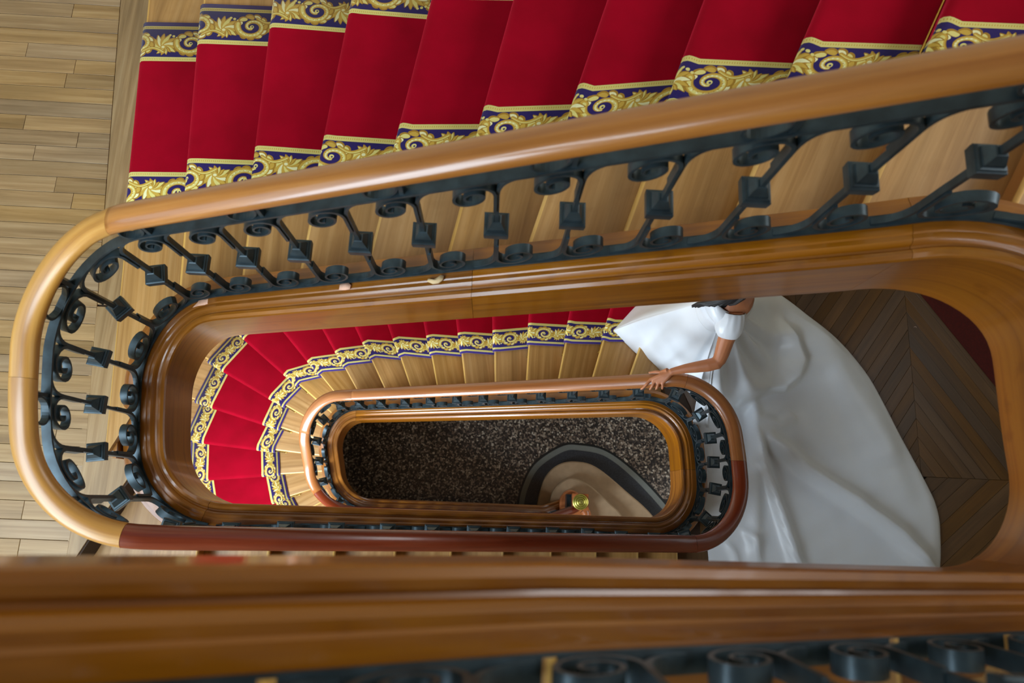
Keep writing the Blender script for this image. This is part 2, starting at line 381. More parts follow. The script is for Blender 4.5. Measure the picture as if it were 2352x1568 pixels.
def build_path():
    """inner face of the well, from the newel upwards (clockwise seen from above)"""
    pts, zn, ro = [], [], []
    def line(p0, p1, z0, z1, r0, r1, n=160):
        for i in range(n):
            t = i / n
            pts.append((p0[0] + (p1[0] - p0[0]) * t, p0[1] + (p1[1] - p0[1]) * t))
            zn.append(z0 + (z1 - z0) * t); ro.append(r0 + (r1 - r0) * t)
    def turn(ps, tt, zz, r0, r1):
        ps = np.array(ps); L = np.r_[0, np.cumsum(np.hypot(*np.diff(ps, axis=0).T))]; L /= L[-1]
        for p, t in zip(ps[:-1], L[:-1]):
            pts.append(tuple(p)); zn.append(float(np.interp(t, tt, zz))); ro.append(r0 + (r1 - r0) * t)
    def end_left(yb, yt, XL=XL, r=RC):
        a = [(XL + r - r * math.sin(t), yb + r - r * math.cos(t)) for t in np.linspace(0, math.pi / 2, 24)]
        b = [(XL, y) for y in np.linspace(yb + r, yt - r, 10)[1:-1]]
        c = [(XL + r - r * math.cos(t), yt - r + r * math.sin(t)) for t in np.linspace(0, math.pi / 2, 24)]
        return a + b + c
    def end_right(xr, yt, yb, r=RC):
        a = [(xr - r + r * math.sin(t), yt - r + r * math.cos(t)) for t in np.linspace(0, math.pi / 2, 24)]
        b = [(xr, y) for y in np.linspace(yt - r, yb + r, 10)[1:-1]]
        c = [(xr - r + r * math.cos(t), yb + r - r * math.sin(t)) for t in np.linspace(0, math.pi / 2, 24)]
        return a + b + c
    xl = XL + RC
    YC, YA, XR2, XRU = 0.785, 0.822, 1.572, 1.642
    zD = lambda x: L2 - R * (18.5 + (x - xl) / 0.318)
    zC = lambda x: L2 - R * (1 + (1.209 - x) / 0.2925)
    zB = lambda x: L1 - R * (1 + (x + 1.575) / 0.3425)
    zA = lambda x: L1 + 6 * R + 0.47 * (x + 0.235)
    zE = lambda x: L1 + EK * R - 0.49 * (x - 1.3)
    yD = -0.045
    line((1.19, .15), (1.10, .06), zD(1.19), zD(1.10), .125, .125, 20)
    line((1.10, .06), (0.80, yD), zD(1.10), zD(.80), .125, .125, 40)
    line((0.80, yD), (xl + .05, yD), zD(.80), zD(xl), .125, .12)
    turn(end_left(yD, YC, -1.692), (0, 1), (zD(xl), zC(xl)), .12, .105)
    line((xl + .05, YC), (XR2 - RC, YC), zC(xl), zC(XR2 - RC), .102, .104)
    z0, z1 = zC(XR2 - RC), zB(XR2 - RC)
    turn(end_right(XR2, YC, YB), (0, .35, .5, .65, .8, 1), (z0, L2 - .25 * R, L2 + .12 * R, L2 + .2 * R, L2 + .7 * R, z1), .112, .124)
    line((XR2 - RC, YB), (xl, YB), z1, zB(xl), .12, .12)
    z0, z1 = zB(xl), zA(xl)
    turn(end_left(YB, YA), (0, .4, .55, .65, .75, .85, 1), (z0, L1 + .1 * R, L1 + .42 * R, L1 + .55 * R, L1 + .85 * R, L1 + 1.4 * R, L1 + 2.4 * R), .115, .108)
    line((xl, YA), (XRU - RC, YA), z1, zA(XRU - RC), .108, .114)
    z0, z1 = zA(XRU - RC), zE(XRU - RC)
    turn(end_right(XRU, YA, YB - .047), (0, .15, .3, .45, .6, .8, 1), (z0, L1 + 11.4 * R, L1 + 12 * R, L1 + 12 * R, L1 + 12.02 * R, L1 + 12.2 * R, z1), .114, .12)
    line((XRU - RC, YB - .047), (0.1, YB - .017), zE(XRU - RC), zE(0.1), .12, .12)
    line((0.1, YB - .017), (-1.5, YB - .017), zE(0.1), zE(-1.5), .12, .12)
    P = np.array(pts); z = np.array(zn); ro = np.array(ro)
    d = np.r_[0, np.cumsum(np.hypot(*np.diff(P, axis=0).T))]
    s = np.arange(0, d[-1], 0.012)
    P = np.c_[np.interp(s, d, P[:, 0]), np.interp(s, d, P[:, 1])]
    z = np.interp(s, d, z); ro = np.interp(s, d, ro)
    k = np.hanning(29); k /= k.sum()
    sm = lambda a: np.convolve(np.r_[2 * a[0] - a[14:0:-1], a, 2 * a[-1] - a[-2:-16:-1]], k, 'valid')
    z = sm(z); ro = sm(ro)
    T = np.gradient(P, s, axis=0); T /= np.hypot(*T.T)[:, None]
    N = np.c_[-T[:, 1], T[:, 0]]         # outwards, away from the well
    return s, P, N, T, z, ro
EK = 12.7
S, PP, NN, TT, ZN, RO = build_path()
RI = RO - .020 * np.clip((S - 7.9) / .4, 0, 1) * np.clip((10.4 - S) / .4, 0, 1)   # the iron stands a little inside the rail on the middle flight
def at(s, off, dz):
    """point at arclength s, off metres outwards from the face, dz above the nosing line"""
    s = np.asarray(s, float)
    f = lambda a: np.interp(s, S, a)
    return np.stack([f(PP[:, 0]) + f(NN[:, 0]) * off, f(PP[:, 1]) + f(NN[:, 1]) * off, f(ZN) + dz], -1)

# ---------------------------------------------------------------- swept members along the well
def sweep(name, s0, s1, prof, mat, parent, step=.03, off=None, closed=True, smooth=35, end0=0, end1=0):
    """prof: list of (offset outwards, height above the nosing line)"""
    n = max(2, int((s1 - s0) / step)); ss = np.linspace(s0, s1, n + 1)
    rings, uv = [], []
    plen = np.r_[0, np.cumsum([math.hypot(prof[i + 1][0] - prof[i][0], prof[i + 1][1] - prof[i][1]) for i in range(len(prof) - 1)])]
    for q in ss:
        base = float(np.interp(q, S, RO)) if off == 'rail' else float(np.interp(q, S, RI)) if off == 'iron' else 0.0
        rings.append([tuple(at(q, base + o, h)) for o, h in prof]); uv += [(q, l) for l in plen]
    m = MB(); m.grid(rings, closed, True, uv)
    return m.obj(name, mat, parent, smooth)

STRINGER = [(0, -.30), (0, .062), (-.012, .068), (-.018, .080), (-.014, .094), (.0, .101), (.014, .097), (.020, .088),
            (.028, .090), (.034, .102), (.046, .110), (.062, .108), (.068, .113), (.165, .113), (.172, .108), (.190, .104),
            (.196, .090), (.190, .076), (.178, .068), (.172, -.02), (.172, -.30)]
def ell(w, h, n=20, e=2.4, z=0):
    r = []
    for k in range(n):
        a = 2 * math.pi * k / n; c, q = math.cos(a), math.sin(a)
        r.append((w / 2 * abs(c) ** (2 / e) * (1 if c > 0 else -1), z + h / 2 * abs(q) ** (2 / e) * (1 if q > 0 else -1)))
    return r
RAILP = ell(.104, .084, 24, 2.1, 1.042)
def bar(w, h, z): return [(-w / 2, z - h / 2), (w / 2, z - h / 2), (w / 2, z + h / 2), (-w / 2, z + h / 2)]

def path_poly(sa, sb, off, n=60): return [tuple(at(q, off, 0)[:2]) for q in np.linspace(sa, sb, n)]

# ---- floors ------------------------------------------------------------------
YO = 3.05
XR_WALL = 4.65
# ground floor: dark speckled terrazzo
g = struct(prism('floor', [(XW, YI), (XR_WALL, YI), (XR_WALL, YO), (XW, YO)], -.2, 0, 'terrazzo'))
# lower landing (the bride stands here)
sC, sB = 6.62, 7.60
slab = path_poly(sC, sB, .12)
l2 = struct(prism('floor', slab + [(1.50, YI), (XR_WALL, YI), (XR_WALL, YO), (2.32, YO), (1.47, 1.0)], L2 - .16, L2 - .012, 'joint'))
PL = {}
def planks(parent, regs, z, mat, th=.02, gap=.0024):
    for poly, gd in regs:
        if len(poly) < 3 or area2(poly) < .0012: continue
        c = np.mean(poly, axis=0); sh = inset_poly(poly, gap / 2)
        dz = float(rng.uniform(-.0006, .0006))
        o = prism('plank', [(p[0] - c[0], p[1] - c[1]) for p in sh], -th, dz, mat, parent, gd, .0014)
        o.location = (c[0], c[1], z)
def chevron(x0, x1, y0, y1, slope, pitch, spine, jit=0):
    """parallelogram boards of a chevron column; slope = dy/dx"""
    out = []; dy = slope * (x1 - x0)
    lo = min(y0, y0 - dy) - pitch; hi = max(y1, y1 - dy) + pitch
    y = lo + jit
    while y < hi:
        poly = [(x0, y), (x1, y + dy), (x1, y + dy + pitch), (x0, y + pitch)]
        poly = clip(poly, [(0, -1, -y0), (0, 1, y1)])
        if poly: out.append((poly, (1, slope)))
        y += pitch
    return out
regs = []
t1 = math.tan(math.radians(54.5))
for i, (xa, xb, sl) in enumerate([(1.95, 2.62, -t1), (2.62, 3.60, t1), (3.60, 4.60, -t1)]):
    regs += chevron(xa, xb, .34, YO, sl, .155, 0, .02)
for i, (xa, xb, sl) in enumerate([(1.95, 2.62, .85), (2.62, 3.60, -.85), (3.60, 4.60, .85)]):
    regs += chevron(xa, xb, -1.75, .34, sl, .15, 0, .05)
regs2 = []
for poly, gd in regs:
    # keep clear of the first riser of the flight above
    if max(p[0] for p in poly) > 1.9: regs2.append((poly, gd))
planks(l2, regs2, L2, 'chevron_floor')
bd = [([(1.52, YI), (1.945, YI), (1.945, -.24), (1.52, -.24)], (0, 1)), ([(1.74, -.235), (1.945, -.235), (1.945, .42), (1.74, .42)], (0, 1)),
      ([(1.74, .425), (1.945, .425), (1.945, 1.0), (1.60, 1.0), (1.68, .83), (1.74, .62)], (0, 1)), ([(1.50, 1.0), (1.945, 1.0), (1.945, 1.95), (1.86, 1.95)], (0, 1))]
planks(l2, bd, L2 - .001, 'chevron_floor')

# upper half landing: long oak boards and a border board along the well
sb1, sa1 = 10.40, 11.56
l1 = struct(prism('floor', path_poly(10.78, sa1, .185) + [(-2.05, 1.0), (-2.14, YO), (XW, YO), (XW, YI), (-3.07, YI), (-1.955, -.02)], L1 - .16, L1 - .012, 'joint'))
xe = lambda y: -2.16 - .098 * y / 1.0 * 1.0 if y > .2 else -2.18 - .05 * (y - .2) * 0
regs = []; y = YI; row = 0
while y < YO:
    w = .098; x = XW + [.0, -.55, -.2, -.8, -.35][row % 5] * 1.0; y2 = min(y + w, YO)
    while x < -2.0:
        Lr = float(rng.uniform(.8, 1.5)); xa, xb = max(x, XW), x + Lr
        e0, e1 = xe(y), xe(y2)
        if xa < e0 - .02:
            if xb > e0 - .16: xb = 0
            poly = clip([(xa, y), (min(xb, e0), y), (min(xb, e1), y2), (xa, y2)], [(2.33, -1.125, -4.545)])
            if poly: regs.append((poly, (1, .0)))
        x = xb
    y = y2; row += 1
planks(l1, regs, L1, 'oak_floor')
bd = [([(xe(1.0), 1.0), (-2.03, 1.0), (-2.13, YO), (xe(YO), YO)], (0, 1)),
      ([(-2.18, -.47), (-1.966, -.03)] + path_poly(10.79, 11.47, .19, 18) + [(-1.93, .985), (xe(1.0), .99)], (0, 1))]
planks(l1, bd, L1 - .001, 'oak_floor')

# upper floor beyond the right end of the well
su0, su1 = 14.95, 15.65
uf = struct(prism('floor', path_poly(su0, su1, .12) + [(1.75, -.30), (1.75, YI), (XR_WALL, YI), (XR_WALL, YO), (3.1, YO), (2.0, .98)], UF - .16, UF - .012, 'joint'))
regs = []; y = YI
while y < YO:
    regs.append(([(2.25, y), (XR_WALL - .02, y), (XR_WALL - .02, y + .2), (2.25, y + .2)], (1, 0))); y += .2
planks(uf, regs, UF, 'oak_floor')

# ---- walls and the stair windows -------------------------------------------------
def wall(name, c, d): m = MB(); m.box(c, *d); return struct(m.obj(name, 'plaster'))
top = HC + 3.2
wall('wall_back', ((XW + XR_WALL) / 2, YO + .1, top / 2), (XR_WALL - XW + .4, .2, top))
def wall_with_windows(name, fixed, axis, a0, a1, wins, no):
    """wall along an axis with rectangular openings (lo, hi, z0, z1) stacked in one column"""
    def bx(m, lo, hi, z0, z1, c=fixed, t=.2):
        if axis == 'x': m.box(((lo + hi) / 2, c, (z0 + z1) / 2), hi - lo, t, z1 - z0)
        else: m.box((c, (lo + hi) / 2, (z0 + z1) / 2), t, hi - lo, z1 - z0)
    m = MB(); lo, hi = wins[0][:2]; bx(m, a0, lo, 0, top); bx(m, hi, a1, 0, top)
    zs = [0] + [z for w in wins for z in w[2:]] + [top]
    for k in range(0, len(zs), 2): bx(m, lo, hi, zs[k], zs[k + 1])
    struct(m.obj(name, 'plaster'))
    for i, (lo, hi, z0, z1) in enumerate(wins):
        s = MB(); bx(s, lo, hi, z0, z0 + .06, fixed, .18); w = struct(s.obj('window_%d' % (no + i), 'glass_white'))
        f = MB()
        for y in (lo + .03, (lo + hi) / 2, hi - .03): bx(f, y - .03, y + .03, z0 + .06, z1, fixed, .05)
        for k in range(1, 5): z = z0 + .06 + (z1 - z0 - .06) * k / 4 - .02; bx(f, lo, hi, z - .02, z + .02, fixed, .05)
        f.obj('window_frame', 'glass_white', w)
wall_with_windows('wall_front', YI - .1, 'x', XW, XR_WALL, [(-4.1, -1.9, 3.25, 5.85), (-4.1, -1.9, 7.5, 12.3)], 1)
wall_with_windows('wall_left', XW - .1, 'y', YI, YO, [(-1.9, .5, 8.2, 10.8)], 4)
wall_with_windows('wall_right', XR_WALL + .1, 'y', YI, YO, [(.3, 2.5, 9.7, 12.1)], 3)

# ---------------------------------------------------------------- treads, risers, runners
def lerp(a, b, t): return a + (b - a) * t
def inner_clip(p, d, off=.10):
    """slide p along -d until it is off metres from the well face"""
    q = np.array(p, float); last = 9.
    for _ in range(200):
        r = np.hypot(*(PP - q).T).min()
        if r < off + .012 or (r > last + .0005 and r < .25): break
        last = r; q = q - d * .012
    return q
class Line:
    """nosing line through two plan points, inner end (near the well) first"""
    def __init__(s, p, q, z):
        p, q = np.array(p, float), np.array(q, float); s.p = p; s.d = (q - p) / np.hypot(*(q - p)); s.z = z
    def aty(s, y): return s.p + s.d * (y - s.p[1]) / s.d[1]
    def off(s, v): k = Line(s.p + v, s.p + v + s.d, s.z); return k
def tread(front, back, ends_f, ends_b, z, parent):
    """front/back nosing lines; ends: (inner, outer) plan points on each. Loft with a rounded nosing"""
    m = MB(); rings = []; uv = []
    for e in (0, 1):
        f, b = np.array(ends_f[e]), np.array(ends_b[e]); d = (b - f); L = np.hypot(*d); d /= L
        prof = [(L + .04, 0), (.012, 0), (.004, -.002), (-.002, -.008), (-.004, -.018), (-.001, -.028), (.006, -.034), (.03, -.036), (L + .04, -.036)]
        rings.append([(f[0] + d[0] * a, f[1] + d[1] * a, z + h) for a, h in prof])
        w = np.hypot(*(np.array(ends_f[1]) - np.array(ends_f[0]))) * e
        uv += [(w + z * 3.1, a + z * 7.7) for a, h in prof]
    m.grid(rings, True, True, uv)
    n = 9
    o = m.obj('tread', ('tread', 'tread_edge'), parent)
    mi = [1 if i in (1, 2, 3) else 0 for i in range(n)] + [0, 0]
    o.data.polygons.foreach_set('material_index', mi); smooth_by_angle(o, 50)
    return o
def riser(ends, dirn, z0, z1, parent):
    a, b = np.array(ends[0]) + dirn * .028, np.array(ends[1]) + dirn * .028
    c, d = b + dirn * .018, a + dirn * .018
    o = prism('riser', [tuple(a), tuple(b), tuple(c), tuple(d)], z0, z1, 'riser', parent, tuple(b - a))
    return o
def flight(parent, lines, ends, up_to):
    """lines ascending; tread i lies between line i and i+1; the last line is only the back edge"""
    for i in range(len(lines) - 1):
        f, b = lines[i], lines[i + 1]
        tread(f, b, ends[i], ends[i + 1], f.z, parent)
        dv = np.mean(ends[i + 1], axis=0) - np.mean(ends[i], axis=0); nrm = np.array([-f.d[1], f.d[0]]); nrm *= 1 if nrm @ dv > 0 else -1
        riser(ends[i], nrm, f.z - R - .005, f.z - .03, parent)
    f = lines[-1]; dv = np.mean(ends[-1], axis=0) - np.mean(ends[-2], axis=0); nrm = np.array([-f.d[1], f.d[0]]); nrm *= 1 if nrm @ dv > 0 else -1
    riser(ends[-1], nrm, f.z - R - .005, f.z - .013, parent)

# upper flight, from the half landing (left) to the upper floor (right)
XA = {1: (-2.052, -2.135), 2: (-1.660, -1.735), 3: (-1.278, -1.290), 4: (-.943, -.850), 5: (-.590, -.415), 6: (-.215, .010), 7: (.130, .455), 8: (.495, .880), 9: (.865, 1.355), 10: (1.270, 1.825), 11: (1.70, 2.36), 12: (2.10, 2.80)}
LA = [Line((a, 1.05), (b, 2.2), L1 + k * R) for k, (a, b) in XA.items()]
EA = []
for ln in LA:
    i = inner_clip(ln.aty(1.25), ln.d); EA.append((tuple(i), tuple(ln.aty(YO - .04))))
fa = thing('stair_flight', 'upper wooden stair flight rising to the right under the red runner with gold borders', 'stairs', (-1.6, 1.6, L1))
fa.location = (0, 0, 0)
flight(fa, LA, EA, UF)
# lower flight: C (straight), W (winders), D (straight), nosing points taken in plan
NC = {0: ((1.50, 1.0), (1.86, 1.86)), 1: ((1.203, 1.114), (1.40, 1.70)), 2: ((.905, 1.126), (1.07, 1.73)), 3: ((.616, 1.127), (.722, 1.742)), 4: ((.330, 1.13), (.350, 1.73)), 5: ((.036, 1.146), (.004, 1.731)),
      6: ((-.258, 1.148), (-.355, 1.73)), 7: ((-.548, 1.146), (-.694, 1.739)), 8: ((-.838, 1.147), (-1.078, 1.73)), 9: ((-1.139, 1.161), (-1.448, 1.73)),
      10: ((-1.454, 1.142), (-1.837, 1.738)), 11: ((-1.736, 1.127), (-2.281, 1.717)), 12: ((-1.964, 1.046), (-2.782, 1.683)), 13: ((-2.122, .865), (-3.058, 1.351)),
      14: ((-2.169, .668), (-3.19, .948)), 15: ((-2.181, .456), (-3.309, .548)), 16: ((-2.159, .239), (-3.24, .121)), 17: ((-2.098, .046), (-2.514, -.106)), 18: ((-1.992, -.10), (-2.22, -.235)),
      19: ((-1.60, -.36), (-1.76, -.68)), 20: ((-1.10, -.36), (-1.16, -.68)), 21: ((-.75, -.36), (-.78, -.68)), 22: ((-.42, -.36), (-.42, -.68)), 23: ((-.10, -.36), (-.10, -.68)), 24: ((.22, -.36), (.22, -.68)),
      25: ((.54, -.36), (.54, -.68)), 26: ((.86, -.36), (.86, -.68))}
ks = list(range(26, -1, -1))
LC = {k: Line(*NC[k], L2 - k * R) for k in ks}
EC = {}
for k in ks:
    ln = LC[k]; i = inner_clip(ln.p + ln.d * .1, ln.d)
    t = 2.2
    o = ln.p + ln.d * t
    # stop at the outer walls
    for ax, lim in ((0, XW + .01), (1, YO - .04), (1, YI + .03)):
        if (o[ax] - lim) * (ln.p[ax] - lim) < 0: o = ln.p + ln.d * (lim - ln.p[ax]) / ln.d[ax]
    EC[k] = (tuple(i), tuple(o))
fc = thing('stair_flight', 'lower winding stair flight turning round the left end of the well below the bride', 'stairs')
flight(fc, [LC[k] for k in ks], [EC[k] for k in ks], L2)
# middle flight (along the bottom of the picture), from the lower landing up to the half landing
fb = thing('stair_flight', 'middle stair flight seen as a strip of bare treads behind the dark red handrail', 'stairs')
LB = [Line((-1.575 + .3425 * (k - 1), -.3), (-1.575 + .3425 * (k - 1), -2), L1 - k * R) for k in range(10, 0, -1)] + [Line((-1.955, -.02), (-3.08, -2.35), L1)]
EB = [(tuple(inner_clip(l.p, l.d)), tuple(l.aty(YI + .01))) for l in LB]
flight(fb, LB, EB, L1)
fe = thing('stair_flight', 'topmost stair flight in the blurred foreground, its wooden stringer crossing the bottom edge', 'stairs')
LE = [Line((1.48 - .343 * k, -.33), (1.48 - .343 * k, -2), UF + (k + 1) * R) for k in range(0, 10)]
EE = [(tuple(inner_clip(l.p, l.d)), tuple(l.aty(YI + .01))) for l in LE]
flight(fe, LE, EE, UF + 9 * R)

# stringers, in the lengths between their joints
JD, JW, JC0, JL2, JB0, JB1, JL1, JA1, JU, JE = .04, 3.25, 3.80, 7.12, 7.66, 10.48, 11.62, 14.42, 15.62, S[-1] - .02
for par, a, b in ((fc, JD, JC0), (fc, JC0, JL2), (fb, JL2, JB1), (fa, JB1, 13.0), (fa, 13.0, JA1), (fa, JA1, JU), (fe, JU, JE)):
    sweep('stringer', a + .0008, b - .0008, STRINGER, 'stringer', par)

# runners: one strip of carpet over treads and risers
def runner(name, label, lines, inner, width, bw, upto):
    """inner: plan points of the inner edge on each nosing line; bw: border width"""
    W6 = [0, bw, bw + .001, width / 2, width - bw - .001, width - bw, width]
    rows = []; ucum = 0; last = None
    th = .009
    n = len(lines)
    for i in range(n):
        ln = lines[i]; p = np.array(inner[i], float)
        nrm = np.array([-ln.d[1], ln.d[0]])
        nxt = lines[min(i + 1, n - 1)]; prv = lines[max(i - 1, 0)]
        nrm *= 1 if nrm @ (nxt.p - prv.p) > 0 else -1
        z = ln.z
        prof = [(.026 - th, z - R + th + .001), (.024 - th, z - R + .03), (.024 - th, z - .055), (.012, z - .046), (-.004 - th * .6, z - .034), (-.005 - th, z - .018), (-.002 - th * .8, z - .005), (.004, z + th - .002), (.016, z + th), (.05, z + th)]
        for a, h in prof:
            rows.append([(p[0] + ln.d[0] * w + nrm[0] * a, p[1] + ln.d[1] * w + nrm[1] * a, h) for w in W6])
        if i < n - 1:                         # flat part as far as the next riser
            q = np.array(inner[i + 1], float); nr2 = np.array([-nxt.d[1], nxt.d[0]]); nr2 *= 1 if nr2 @ (nxt.p - ln.p) > 0 else -1
            rows.append([(q[0] + nxt.d[0] * w + nr2[0] * .008, q[1] + nxt.d[1] * w + nr2[1] * .008, z + th) for w in W6])
    v = [p for r in rows for p in r]; m = len(W6); f, mi, uv = [], [], []
    ctr = np.array([np.mean(r, axis=0) for r in rows]); u = np.r_[0, np.cumsum(np.linalg.norm(np.diff(ctr, axis=0), axis=1))]
    vv = [0, 1, 1, 0, 1, 1, 0]
    per = bw * 2.35
    # border runs smoothly along each edge, so take u along each edge separately
    E0 = np.array([r[0] for r in rows]); u0 = np.r_[0, np.cumsum(np.linalg.norm(np.diff(E0, axis=0), axis=1))] / per
    E1 = np.array([r[-1] for r in rows]); u1 = np.r_[0, np.cumsum(np.linalg.norm(np.diff(E1, axis=0), axis=1))] / per
    for i in range(len(rows) - 1):
        for j in range(m - 1):
            f.append((i * m + j, i * m + j + 1, (i + 1) * m + j + 1, (i + 1) * m + j)); mi.append(1 if j in (0, 5) else 0)
            uu = u0 if j < 3 else u1
            uv += [(uu[i], vv[j]), (uu[i], vv[j + 1]), (uu[i + 1], vv[j + 1]), (uu[i + 1], vv[j])]
    o = mesh(name, v, f, ('velvet', 'border'), None, uv, True, mi)
    tag(o, label, 'carpet')
    o.data.flip_normals() if o.data.polygons[8].normal.z < 0 else None
    sm = o.modifiers.new('thick', 'SOLIDIFY'); sm.thickness = .006; sm.offset = -1
    return o
AIN = [1.475, 1.495, 1.505, 1.50, 1.495, 1.515, 1.55, 1.60, 1.60, 1.60, 1.60, 1.60]
ra = runner('stair_runner', 'wide red runner with gold leaf borders climbing the upper flight', LA, [tuple(l.aty(y)) for l, y in zip(LA, AIN)], 1.235, .262, UF)
def in_c(k):
    P = {9: (-1.268, 1.402), 10: (-1.574, 1.335), 11: (-1.876, 1.27), 12: (-2.145, 1.165), 13: (-2.312, .945), 14: (-2.386, .708), 15: (-2.467, .466), 16: (-2.426, .213), 17: (-2.336, -.048), 18: (-2.20, -.26), 19: (-1.78, -.70)}
    if k in P: return P[k]
    if k < 9: return tuple(LC[k].aty(1.408 if k > 4 else 1.452))
    return tuple(LC[k].aty(-.70))
kc = list(range(22, 0, -1))
rc = runner('stair_runner', 'narrow red runner with gold leaf borders round the winders behind the white skirt', [LC[k] for k in kc], [in_c(k) for k in kc], 1.045, .215, L2)
def rods(par, lines, inner, width):
    for i in range(1, len(lines)):
        ln = lines[i]; nrm = np.array([-ln.d[1], ln.d[0]]); nrm *= 1 if nrm @ (lines[i].p - lines[i - 1].p) > 0 else -1
        a = np.array(inner[i]) - ln.d * .085 + nrm * .004; b = np.array(inner[i]) + ln.d * (width + .085) + nrm * .004
        z = ln.z - R + .022
        m = MB(); m.tube([(*a, z), (*b, z)], .0065, 8)
        for q, sg in ((a, -1), (b, 1)):
            m.lathe([(.001, 0), (.009, .003), (.0115, .010), (.009, .017), (.006, .021), (.006, .032)], (q[0] + ln.d[0] * sg * .012, q[1] + ln.d[1] * sg * .012, z), (-ln.d[0] * sg, -ln.d[1] * sg, 0), 10)
            m.box((*(q + ln.d * (-sg) * .03 + nrm * .008), z), .02, .02, .02, (*ln.d, 0), (*nrm, 0))
        m.obj('stair_rod', 'brass', par, 40)
rods(ra, LA, [tuple(l.aty(y)) for l, y in zip(LA, AIN)], 1.235)
rods(rc, [LC[k] for k in kc], [in_c(k) for k in kc], 1.045)
for o_, lab in ((g, 'dark speckled terrazzo ground floor at the bottom of the well'), (l2, 'dark brown chevron parquet of the landing under the train'), (l1, 'pale oak board floor of the half landing at the left'), (uf, 'oak floor of the upper storey at the right end of the stairs')): o_['label'] = lab

# ---------------------------------------------------------------- iron balustrades
def ribbon(m, s0, pts, width=.030, th=.0085, tb=.13, zt=.885):
    """flat iron strap: pts = (along, height) in the elevation of the balustrade, bent along the well"""
    P = np.array(pts, float); T = np.gradient(P, axis=0); T /= np.maximum(np.hypot(*T.T), 1e-9)[:, None]; Nn = np.c_[-T[:, 1], T[:, 0]]
    th = np.broadcast_to(th, (len(P),)); rings = []
    for p, n, t in zip(P, Nn, th):
        r = []
        for sg, w in ((1, -1), (1, 1), (-1, 1), (-1, -1)):
            q = p + n * sg * t / 2; ro = float(np.interp(s0 + q[0], S, RI))
            r.append(tuple(at(s0 + q[0], ro + w * width / 2, q[1])))
        rings.append(r)
    m.grid(rings, True, True)
def spiral(cx, cz, r0, r1, a0, a1, n=26):
    return [(cx + (r0 + (r1 - r0) * (i / n) ** 1.0) * math.cos(a0 + (a1 - a0) * i / n), cz + (r0 + (r1 - r0) * (i / n) ** 1.0) * math.sin(a0 + (a1 - a0) * i / n)) for i in range(n + 1)]
def bez(p0, p1, p2, p3, n=8):
    return [tuple((1 - t) ** 3 * np.array(p0) + 3 * t * (1 - t) ** 2 * np.array(p1) + 3 * t * t * (1 - t) * np.array(p2) + t ** 3 * np.array(p3)) for t in np.linspace(0, 1, n + 1)]
ZB0, ZT0 = .128, .885           # bottom bar and top bar above the nosing line
def baluster(par, s0, fine=True):
    m = MB()
    # bar: leaves the bottom bar on the descending side, meets the top bar on the ascending side
    pts = bez((-.085, ZB0 + .006), (-.03, ZB0 + .006), (0, ZB0 + .03), (0, ZB0 + .10)) + bez((0, ZB0 + .10), (0, .4), (0, .6), (0, ZT0 - .10), 4)[1:] + bez((0, ZT0 - .10), (0, ZT0 - .03), (.03, ZT0 - .006), (.085, ZT0 - .006))[1:]
    th = .011 + .003 * np.sin(np.linspace(0, math.pi, len(pts)))
    ribbon(m, s0, pts, .024, th)
    b = m.obj('baluster', 'iron', par)
    for top in (0, 1):
        q = MB(); r = .074
        if top:   # winds over the crown and inwards
            sp = spiral(-r - .007, ZT0 - r - .014, r, .013, 0, 3.5 * math.pi, 34); pre = bez((-.006, ZT0 - .22), (-.006, ZT0 - .18), (-.007, ZT0 - .13), sp[0], 4)[:-1]
        else:
            sp = spiral(r + .007, ZB0 + r + .010, r, .013, math.pi, 4.5 * math.pi, 34); pre = bez((.006, ZB0 + .22), (.006, ZB0 + .18), (.007, ZB0 + .13), sp[0], 4)[:-1]
        ribbon(q, s0, pre + sp, .036, np.linspace(.011, .008, len(pre + sp)))
        q.obj('scroll', 'iron', b, 40)
    # stepped square collar
    ro = float(np.interp(s0, S, RI)); c = at(s0, ro, 0); t = at(s0 + .01, ro, 0) - at(s0 - .01, ro, 0); t[2] = 0; t /= np.linalg.norm(t); n = np.array([-t[1], t[0], 0])
    zc = c[2] + .515; k = MB(); rings = []
    for h, w in ((-.056, .026), (-.054, .036), (-.026, .070), (-.024, .082), (.0, .086), (.012, .086), (.014, .076), (.020, .074), (.021, .060), (.028, .058), (.056, .032), (.058, .024)):
        rings.append([tuple(np.array([c[0], c[1], zc + h]) + t * w * i / 2 + n * w * j / 2) for i, j in ((-1, -1), (1, -1), (1, 1), (-1, 1))])
    k.grid(rings); k.obj('collar', 'iron', b)
    return b
def ring_loop(par, s0):
    m = MB(); zc = (ZT0 + 1.012) / 2; r = .055
    pts = [(r * math.cos(a), zc + r * math.sin(a)) for a in np.linspace(math.pi / 2, 2.5 * math.pi, 25)]
    ribbon(m, s0, pts, .030, .008); ribbon(m, s0, [(.066, ZT0), (.066, zc), (.066, 1.015)], .028, .014)
    m.obj('ring', 'iron', par)
def balustrade(label, a, b, ss, rails, group=None, rings=True):
    t = thing('balustrade', label, 'balustrade')
    for ra_, rb_, mat in rails: sweep('handrail', ra_ + .0006, rb_ - .0006, RAILP, mat, t, .025, 'rail', True, 60)
    sweep('top_bar', a, b, bar(.040, .012, ZT0 + .006), 'iron', t, .03, 'iron', True, 20)
    sweep('bottom_bar', a, b, bar(.040, .012, ZB0 - .004), 'iron', t, .03, 'iron', True, 20)
    for s0 in ss: baluster(t, s0)
    for i in range(0, len(ss) - 1, 2): ring_loop(t, (ss[i] + ss[i + 1]) / 2 + .02)
    return t
sD = [.36, .55, .75, .95, 1.15, 1.35, 1.55, 1.76, 1.97, 2.18, 2.40, 2.62, 2.83]
sW = [3.02, 3.20, 3.38, 3.55, 3.73]
